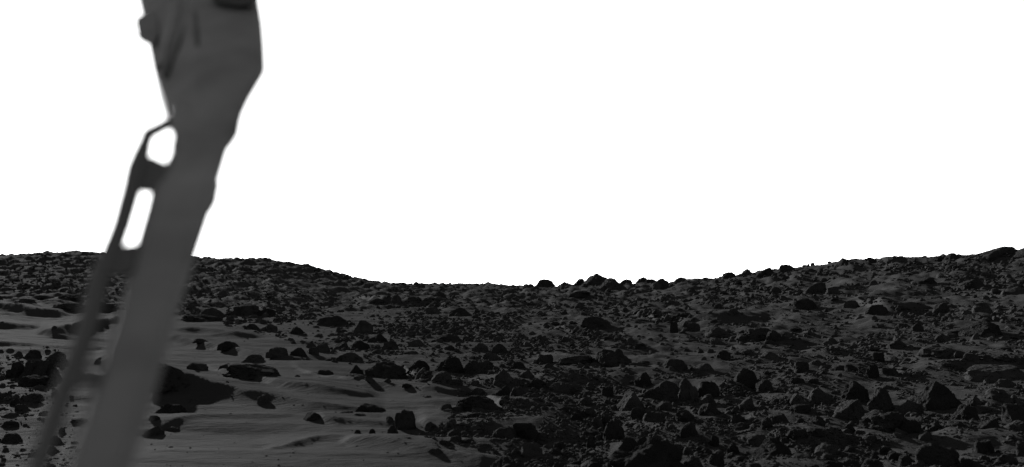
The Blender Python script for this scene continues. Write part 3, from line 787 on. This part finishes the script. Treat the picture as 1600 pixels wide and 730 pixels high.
def loft(name, secs, prof, mat, bev=0.0, parent=boom, smooth=False):
    """secs: (py, left px, right px); prof: [(0..1 across, depth m)] closed outline, seen from above"""
    n = len(prof); V = []; Fc = []
    for sec in secs:
        py, L, R = sec[:3]
        for u, dd in prof:
            V.append(bp(L + u * (R - L), py, dd * sec[3] if len(sec) > 3 and dd < 0 else dd))
    for i in range(len(secs) - 1):
        for k in range(n):
            k2 = (k + 1) % n
            Fc.append((i * n + k, i * n + k2, (i + 1) * n + k2, (i + 1) * n + k))
    Fc.append(tuple(range(n))[::-1]); Fc.append(tuple(range((len(secs) - 1) * n, len(secs) * n)))
    o = mesh_object(name, V, Fc, mat, parent, smooth)
    bm = bmesh.new(); bm.from_mesh(o.data); bmesh.ops.recalc_face_normals(bm, faces=bm.faces)
    if bev: bmesh.ops.bevel(bm, geom=[e for e in bm.edges if e.calc_face_angle(0) > 0.5], offset=bev, segments=2, affect='EDGES')
    bm.to_mesh(o.data); bm.free()
    return o

def prism(name, poly, d0, d1, mat, bev=0.0015, parent=boom):
    n = len(poly)
    V = [bp(x, y, d0) for x, y in poly] + [bp(x, y, d1) for x, y in poly]
    Fc = [tuple(range(n)), tuple(range(n, 2 * n))[::-1]] + [(k, (k + 1) % n, n + (k + 1) % n, n + k) for k in range(n)]
    o = mesh_object(name, V, Fc, mat, parent)
    bm = bmesh.new(); bm.from_mesh(o.data); bmesh.ops.recalc_face_normals(bm, faces=bm.faces)
    if bev: bmesh.ops.bevel(bm, geom=list(bm.edges), offset=bev, segments=2, affect='EDGES')
    bm.to_mesh(o.data); bm.free()
    return o

def rod(name, pts, mat, parent=boom, sides=10):
    """pts: (px, py, radius px, depth offset)"""
    C = [Vector(bp(x, y, dd)) for x, y, r, dd in pts]; Rr = [r / F * bd(y) for x, y, r, dd in pts]
    V = []; Fc = []
    for i, c in enumerate(C):
        t = (C[min(i + 1, len(C) - 1)] - C[max(i - 1, 0)]).normalized()
        a = t.cross(Vector((0, 1, 0))).normalized(); b = a.cross(t)
        for k in range(sides):
            an = 2 * math.pi * k / sides
            V.append(c + (a * math.cos(an) + b * math.sin(an)) * Rr[i])
    for i in range(len(C) - 1):
        for k in range(sides):
            k2 = (k + 1) % sides
            Fc.append((i * sides + k, i * sides + k2, (i + 1) * sides + k2, (i + 1) * sides + k))
    Fc.append(tuple(range(sides))[::-1]); Fc.append(tuple(range((len(C) - 1) * sides, len(C) * sides)))
    return mesh_object(name, V, Fc, mat, parent, True)

TUBE = [(0, .015), (.18, 0), (.84, 0), (1, .012), (1, .042), (.84, .054), (.16, .054), (0, .042)]
tube = loft('tube', [(160, 264, 380), (200, 274, 370), (240, 267, 354), (290, 240, 340), (330, 228, 330), (410, 204, 304), (500, 183, 275), (600, 150, 247), (730, 104, 206), (1000, 8, 118), (1450, -150, -25)], TUBE, M_BOOM, 0.002)
loft('collar', [(178, 262, 378), (188, 265, 375), (212, 272, 371), (232, 268, 358)], [(-.01, .012), (.16, -.0012), (.84, -.0012), (1.01, .012), (1.01, .042), (.84, .056), (.16, .056), (-.01, .042)], M_BOOM, 0.0015)
loft('collar', [(284, 240, 345), (300, 236, 342), (318, 231, 339), (334, 228, 330)], [(0, .012), (.16, -.0012), (.84, -.0012), (1.0, .012), (1.0, .042), (.84, .056), (.16, .056), (0, .042)], M_BOOM, 0.0015)
HEAD = [(0, .09), (.06, .062), (.39, -.010), (.47, -.016), (.93, -.016), (1, .0), (1, .075), (.1, .095)]
head = loft('housing', [(-150, 203, 390), (0, 217, 402), (40, 226, 409), (75, 233, 412), (112, 240, 414), (155, 248, 389, .7), (190, 257, 373, .35), (206, 265, 370, .05)], HEAD, M_BOOM, 0.003)
prism('side_lug', [(232, 17), (226, 21), (212, 30), (216, 60), (224, 65), (240, 72), (250, 50), (246, 20)], .045, .085, M_BOOM, 0.002, head)
prism('dark_opening', [(326, -70), (397, -70), (398, 8), (372, 10), (334, 3)], -.034, -.010, M_BLACK, 0.002, head)  # darkness of the slot opening, put in as a raised black plate
rod('brace', [(284, -8, 15, .012), (266, 54, 14, .03), (250, 104, 9, .052)], M_LIGHT, head)
rod('groove_dark', [(300, 24, 6, .001), (282, 70, 6, .016), (258, 120, 5, .045)], M_BOOM_D, head)  # darkness of the groove beside the brace, put in as a dark rod
rod('seam', [(306, 22, 4, -.0095), (308, 50, 5, -.0095), (310, 74, 4, -.0095)], M_BOOM_D, head)
# the thin conduit that runs beside the tube, and the brackets that hold it
strut = rod('conduit', [(272, 188, 8, .02), (250, 200, 8, .02), (232, 209, 9, .018), (227, 222, 9, .016), (221, 240, 12, .014), (214, 264, 15, .012), (207, 292, 14, .012), (190, 352, 14, .012), (174, 394, 15, .012), (160, 424, 16, .012), (150, 460, 16, .012), (132, 530, 16, .012), (112, 580, 16, .012), (96, 620, 16, .012), (72, 690, 16, .012), (52, 745, 16, .012), (-40, 1000, 17, .012), (-205, 1450, 18, .012)], M_CONDUIT)
prism('bracket', [(216, 240), (240, 246), (262, 256), (276, 240), (270, 290), (248, 299), (238, 302), (222, 300), (204, 302), (206, 264)], .006, .036, M_BOOM_D, 0.001)
prism('bracket', [(164, 384), (190, 383), (216, 380), (212, 424), (186, 432), (158, 426)], .004, .036, M_BOOM_D, 0.0015)
prism('bracket', [(104, 570), (140, 572), (164, 574), (152, 606), (120, 606), (92, 600)], .004, .036, M_BOOM_D, 0.0015)
prism('base_block', [(-240, 1430), (0, 1430), (-60, 1620), (-300, 1620)], -.02, .08, M_BOOM_D, 0.003)
